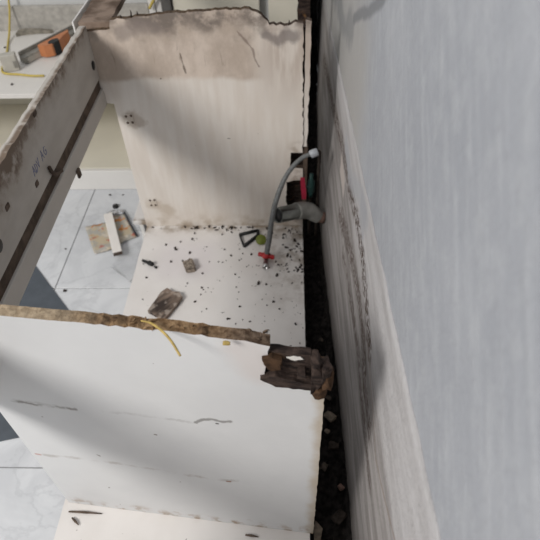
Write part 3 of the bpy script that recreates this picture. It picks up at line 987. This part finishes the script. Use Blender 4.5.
tube('tip', [(-0.455, 1.274, 0.1045), (-0.448, 1.268, 0.1045)], 0.004, BLACK, b3, seg=8)
# black triangular clip
tri = [(-0.176, 1.432, 0.105), (-0.112, 1.455, 0.105), (-0.110, 1.430, 0.105), (-0.158, 1.372, 0.105)]
clip = thing('triangular_clip', 'black triangular plastic clip beside the green disc', 'clip', (-0.145, 1.42, 0.1))
for a, b, r in ((0, 1, 0.0062), (1, 2, 0.0058), (2, 3, 0.0065), (3, 0, 0.0035)):
    tube('arm', [tri[a], tri[b]], r, BLACK, clip, seg=7)
dax = Vector((0.1, -0.62, 0.78)).normalized(); dce = Vector((-0.098, 1.395, 0.1145))
dsc = tube('green_disc', [dce - dax * 0.0025, dce + dax * 0.0015, dce + dax * 0.0025], [0.0185, 0.0185, 0.0172], GREEN, seg=22, smooth_path=False)
tag(dsc, 'olive green plastic disc beside the hose end', 'disc')

# flexible hose with red winged end
hs = thing('flexible_hose', 'grey flexible water hose with red end curving down from wall fitting', 'hose', (0.0, 1.40, 0.1))
path = [(0.068, 1.431, 0.441), (0.052, 1.429, 0.437), (0.034, 1.423, 0.427), (0.010, 1.410, 0.408), (-0.012, 1.390, 0.382), (-0.030, 1.368, 0.348), (-0.0445, 1.345, 0.310), (-0.057, 1.328, 0.252), (-0.0635, 1.317, 0.203), (-0.071, 1.310, 0.158), (-0.076, 1.307, 0.126)]
tube('hose_body', path, [0.0068, 0.0072, 0.0082, 0.009, 0.0095], HOSE, hs, seg=12)
tube('fitting', [(0.090, 1.435, 0.448), (0.088, 1.4345, 0.4475), (0.069, 1.431, 0.4415), (0.066, 1.430, 0.440)], [0.011, 0.0130, 0.0130, 0.010], plain('pale_grey_fitting', (0.38, 0.40, 0.43), 0.4, 0.5, 0.2, 60), hs, seg=12, smooth_path=False)
tube('riser', [(0.088, 1.4345, 0.4475), (0.096, 1.445, 0.44), (0.098, 1.470, 0.40), (0.098, 1.4795, 0.30), (0.098, 1.4795, 0.052)], 0.0055, DARKB, hs, seg=10)
nut = tube('red_nut', [(-0.0755, 1.312, 0.132), (-0.077, 1.302, 0.121), (-0.0775, 1.298, 0.117)], [0.012, 0.014, 0.012], RED, hs, seg=8, smooth_path=False)
for sx in (-1, 1):
    p0 = Vector((-0.0765 + sx * 0.010, 1.306, 0.124))
    chunk('wing', p0 + Vector((sx * 0.008, -0.006 * sx, -0.008)), (0.020, 0.012, 0.014), RED, nut, rot=-0.35, seed=5 + sx, jag=0.15)
tube('chrome_tip', [(-0.0775, 1.299, 0.1185), (-0.078, 1.282, 0.1115), (-0.0782, 1.280, 0.111), (-0.079, 1.262, 0.1105)], [0.0085, 0.0085, 0.0105, 0.0098], CHROME, hs, seg=12, smooth_path=False, hollow=0.002)

# drain pipe
dp = thing('drain_pipe', 'short dusty grey open drain pipe with elbow beside the wall at the cabinet back', 'pipe', (0.03, 1.42, 0.1))
tube('straight_pipe', [(-0.038, 1.370, 0.246), (-0.037, 1.371, 0.2455), (0.022, 1.416, 0.224), (0.030, 1.422, 0.221)], [0.0265, 0.0265, 0.0265, 0.0265], PIPE, dp, seg=18, smooth_path=False, hollow=0.003)
tube('elbow', [(0.024, 1.4175, 0.2232), (0.046, 1.432, 0.216), (0.070, 1.440, 0.206), (0.086, 1.440, 0.194), (0.097, 1.441, 0.184), (0.104, 1.441, 0.179)], [0.030, 0.030, 0.029, 0.027, 0.025, 0.024], PIPE2, dp, seg=18, k=5)
tube('wall_pipe', [(0.104, 1.441, 0.179), (0.122, 1.441, 0.174)], 0.020, COPPER, dp, seg=16)
tube('bore_shade', [(-0.0345, 1.3727, 0.2447), (-0.033, 1.3738, 0.2442)], 0.0234, BLACK, dp, seg=18, smooth_path=False)  # black disc near the mouth stands in for the shade inside the pipe

# red and teal valve behind the drain pipe
vl = thing('stop_valve', 'crimson lever and dark teal stop valve in the pipe cut-out', 'valve', (0.06, 1.46, 0.25))
slab('lever', [(0.038, 0.330), (0.052, 0.330), (0.058, 0.275), (0.058, 0.248), (0.044, 0.248), (0.040, 0.290)], lambda u, v, t: Vector((u, 1.452 + t, v)), 0, 0.012, PINKRED, vl)
tube('valve_body', [(0.074, 1.462, 0.345), (0.074, 1.462, 0.325), (0.0745, 1.462, 0.315), (0.0745, 1.462, 0.275), (0.074, 1.462, 0.265), (0.074, 1.464, 0.252)], [0.007, 0.007, 0.012, 0.012, 0.008, 0.008], TEAL, vl, seg=12, smooth_path=False)
tube('spindle', [(0.058, 1.459, 0.295), (0.066, 1.461, 0.295)], 0.006, TEAL, vl, seg=10)
tube('riser', [(0.074, 1.464, 0.255), (0.0735, 1.478, 0.245), (0.073, 1.4795, 0.20), (0.073, 1.4795, 0.052)], 0.006, DARKB, vl, seg=10)

# yellow straw caught on the near top edge
stw = tube('straw', [(-0.205, 0.466, 0.8190), (-0.190, 0.461, 0.8200), (-0.172, 0.446, 0.822), (-0.157, 0.430, 0.820), (-0.144, 0.413, 0.811)], [0.0011, 0.0016, 0.0019, 0.0019, 0.0017], STRAW, seg=7)
tag(stw, 'thin yellow straw caught across the near chipboard edge', 'straw')
stw2 = chunk('fibre_tuft', (-0.084, 0.4325, 0.8115), (0.010, 0.006, 0.004), STRAW, seed=21)
tag(stw2, 'tiny yellow tuft on the near chipboard edge', 'tuft')

# dirt crumbs scattered over the cabinet bottom: too small to pick apart
cv, cf = [], []


def add_crumb(x, y, s, z=0.1002, el=1.0, sd_=0):
    r = random.Random(sd_)
    a = r.uniform(0, 6.28); ca, sa = math.cos(a), math.sin(a)
    k = len(cv)
    h = s * r.uniform(0.3, 0.6)
    pts = []
    for i in range(5):
        t = i / 5 * 6.283 + r.uniform(-0.3, 0.3); rr = 0.5 * s * r.uniform(0.6, 1.1)
        px, py = math.cos(t) * rr * el, math.sin(t) * rr / el ** 0.5
        pts.append((x + px * ca - py * sa, y + px * sa + py * ca))
    for p in pts: cv.append(Vector((p[0], p[1], z)))
    for p in pts: cv.append(Vector((x + (p[0] - x) * 0.6, y + (p[1] - y) * 0.6, z + h)))
    for i in range(5):
        j = (i + 1) % 5
        cf.append([k + i, k + j, k + 5 + j, k + 5 + i])
    cf.append([k + 5 + i for i in range(5)])
    cf.append([k + i for i in range(4, -1, -1)])


spec = [(-0.435, 1.385, .014), (-0.40, 1.37, .012), (-0.395, 1.36, .016), (-0.385, 1.40, .012), (-0.345, 1.345, .020), (-0.345, 1.415, .014), (-0.34, 1.445, .012), (-0.365, 1.305, .014), (-0.405, 1.30, .014),
        (-0.475, 1.225, .014), (-0.335, 1.20, .010), (-0.29, 1.245, .012), (-0.285, 1.18, .012), (-0.285, 1.15, .010), (-0.30, 1.12, .012), (-0.24, 1.30, .010), (-0.20, 1.33, .012), (-0.225, 1.36, .010),
        (-0.13, 1.335, .016), (-0.10, 1.20, .020), (-0.075, 1.195, .012), (-0.04, 1.235, .020), (-0.01, 1.37, .018), (0.005, 1.355, .014), (-0.005, 1.33, .018), (0.02, 1.405, .020), (-0.02, 1.42, .016), (0.03, 1.26, .016),
        (0.01, 1.20, .012), (-0.05, 1.12, .016), (-0.03, 1.09, .010), (-0.155, 1.10, .014), (-0.19, 1.05, .014), (-0.20, 1.01, .012), (-0.12, 1.04, .010), (-0.07, 1.0, .014), (0.02, 1.03, .012), (-0.24, 1.44, .012),
        (-0.16, 1.34, .010), (-0.045, 1.30, .012), (-0.18, 1.24, .010), (-0.47, 1.13, .008), (-0.49, 1.03, .008), (-0.26, 1.09, .008)]
for i, (x, y, s2) in enumerate(spec):
    add_crumb(x, y, s2 * 0.72, el=rnd.uniform(1.0, 1.7), sd_=i)
for i in range(130):
    x = 0.045 - abs(rnd.gauss(0, 0.20)); y = rnd.uniform(0.93, 1.48)
    if x < -0.5 or (x < -0.33 and 1.03 < y < 1.18): continue
    add_crumb(x, y, rnd.uniform(0.002, 0.006), el=rnd.uniform(1.0, 2.0), sd_=100 + i)
for i in range(45):
    add_crumb(0.045 - abs(rnd.gauss(0, 0.05)), rnd.uniform(1.25, 1.48), rnd.uniform(0.003, 0.010), el=rnd.uniform(1.0, 2.2), sd_=900 + i)
for i in range(30):
    add_crumb(rnd.uniform(-0.5, 0.0), 1.482 - abs(rnd.gauss(0, 0.012)), rnd.uniform(0.004, 0.012), el=2, sd_=1200 + i)
crumbs = mesh_obj('dirt_crumbs', cv, cf, DARKB)
tag(crumbs, 'dark dirt crumbs scattered over the white cabinet bottom below the hose', 'dirt', kind='stuff')
cv, cf = [], []
for i in range(40):
    add_crumb(rnd.uniform(-0.5, 0.03), rnd.uniform(0.30, 0.40), rnd.uniform(0.003, 0.007), el=1.5, sd_=1500 + i)
crumbs = mesh_obj('dirt_crumbs', cv, cf, DARKB)
tag(crumbs, 'dark dirt crumbs on the bottom board in front of the near white panel', 'dirt', kind='stuff')

# ============================================================ GAP BETWEEN CABINET AND WALL
gv, gf = [], []
NY, NX = 380, 12
for i in range(NY + 1):
    y = -0.4 + 4.55 * i / NY
    for j in range(NX + 1):
        x = 0.045 + (wall_x(y) - 0.001 - bulge(y, 0.03) - 0.045) * j / NX
        z = 0.006 + 0.030 * abs(mnoise.noise(Vector((x * 30, y * 14, 0)))) + 0.012 * abs(mnoise.noise(Vector((x * 90, y * 60, 3))))
        if j >= NX - 1:
            z += 0.012 + 0.012 * mnoise.noise(Vector((7, y * 22, 1)))
        gv.append((x, y, z))
for i in range(NY):
    for j in range(NX):
        a = i * (NX + 1) + j
        gf.append([a, a + 1, a + NX + 2, a + NX + 1])
dirt = mesh_obj('shaded_damp_dirt', gv, gf, DIRT, floor)
sm = dirt.modifiers.new('solid', 'SOLIDIFY'); sm.thickness = 0.004; sm.offset = -1
tag(dirt, 'damp dirt blackened with the shade of the gap between cabinet and wall', kind='stuff')
rub = [(0.113, 0.754, 0.024, PALESTONE, 'pale broken plaster crumb in the dark gap below the rotten corner'),
       (0.103, 0.712, 0.011, PALESTONE, 'tiny pale crumb just below the plaster crumb in the gap'),
       (0.090, 0.612, 0.016, STONE, 'elongated brown crumb halfway down the dark gap'),
       (0.118, 0.669, 0.022, DARKB, 'dark lump half way along the gap against the wall'),
       (0.120, 0.485, 0.026, DARKB, 'dark lump in the gap near the bottom of the picture'),
       (0.112, 0.815, 0.012, STONE, 'small brown crumb in the gap beside the rotten corner'),
       (0.130, 0.56, 0.013, COPPER, 'tiny reddish brick crumb in the gap beside the wall'),
       (0.100, 1.02, 0.011, STONE, 'small brown crumb in the gap beyond the rotten corner')]
for i, (x, y, s2, mt, lb) in enumerate(rub):
    o = chunk('plaster_crumb', (x, y, 0.030), (s2, s2 * 1.25, s2 * 0.7), mt, rot=rnd.uniform(0, 3), seed=200 + i, jag=0.4)
    tag(o, lb, 'crumb', 'crumbs in the gap', 'thing')
frag = slab('plaster_fragment', [(0.0575, 0.418), (0.072, 0.425), (0.078, 0.452), (0.062, 0.470), (0.0575, 0.455)], lambda u, v, t: Vector((u, v, 0.038 + t)), 0, 0.02, PALESTONE)
tag(frag, 'flat pale brown fragment at the foot of the near panel in the gap', 'fragment')
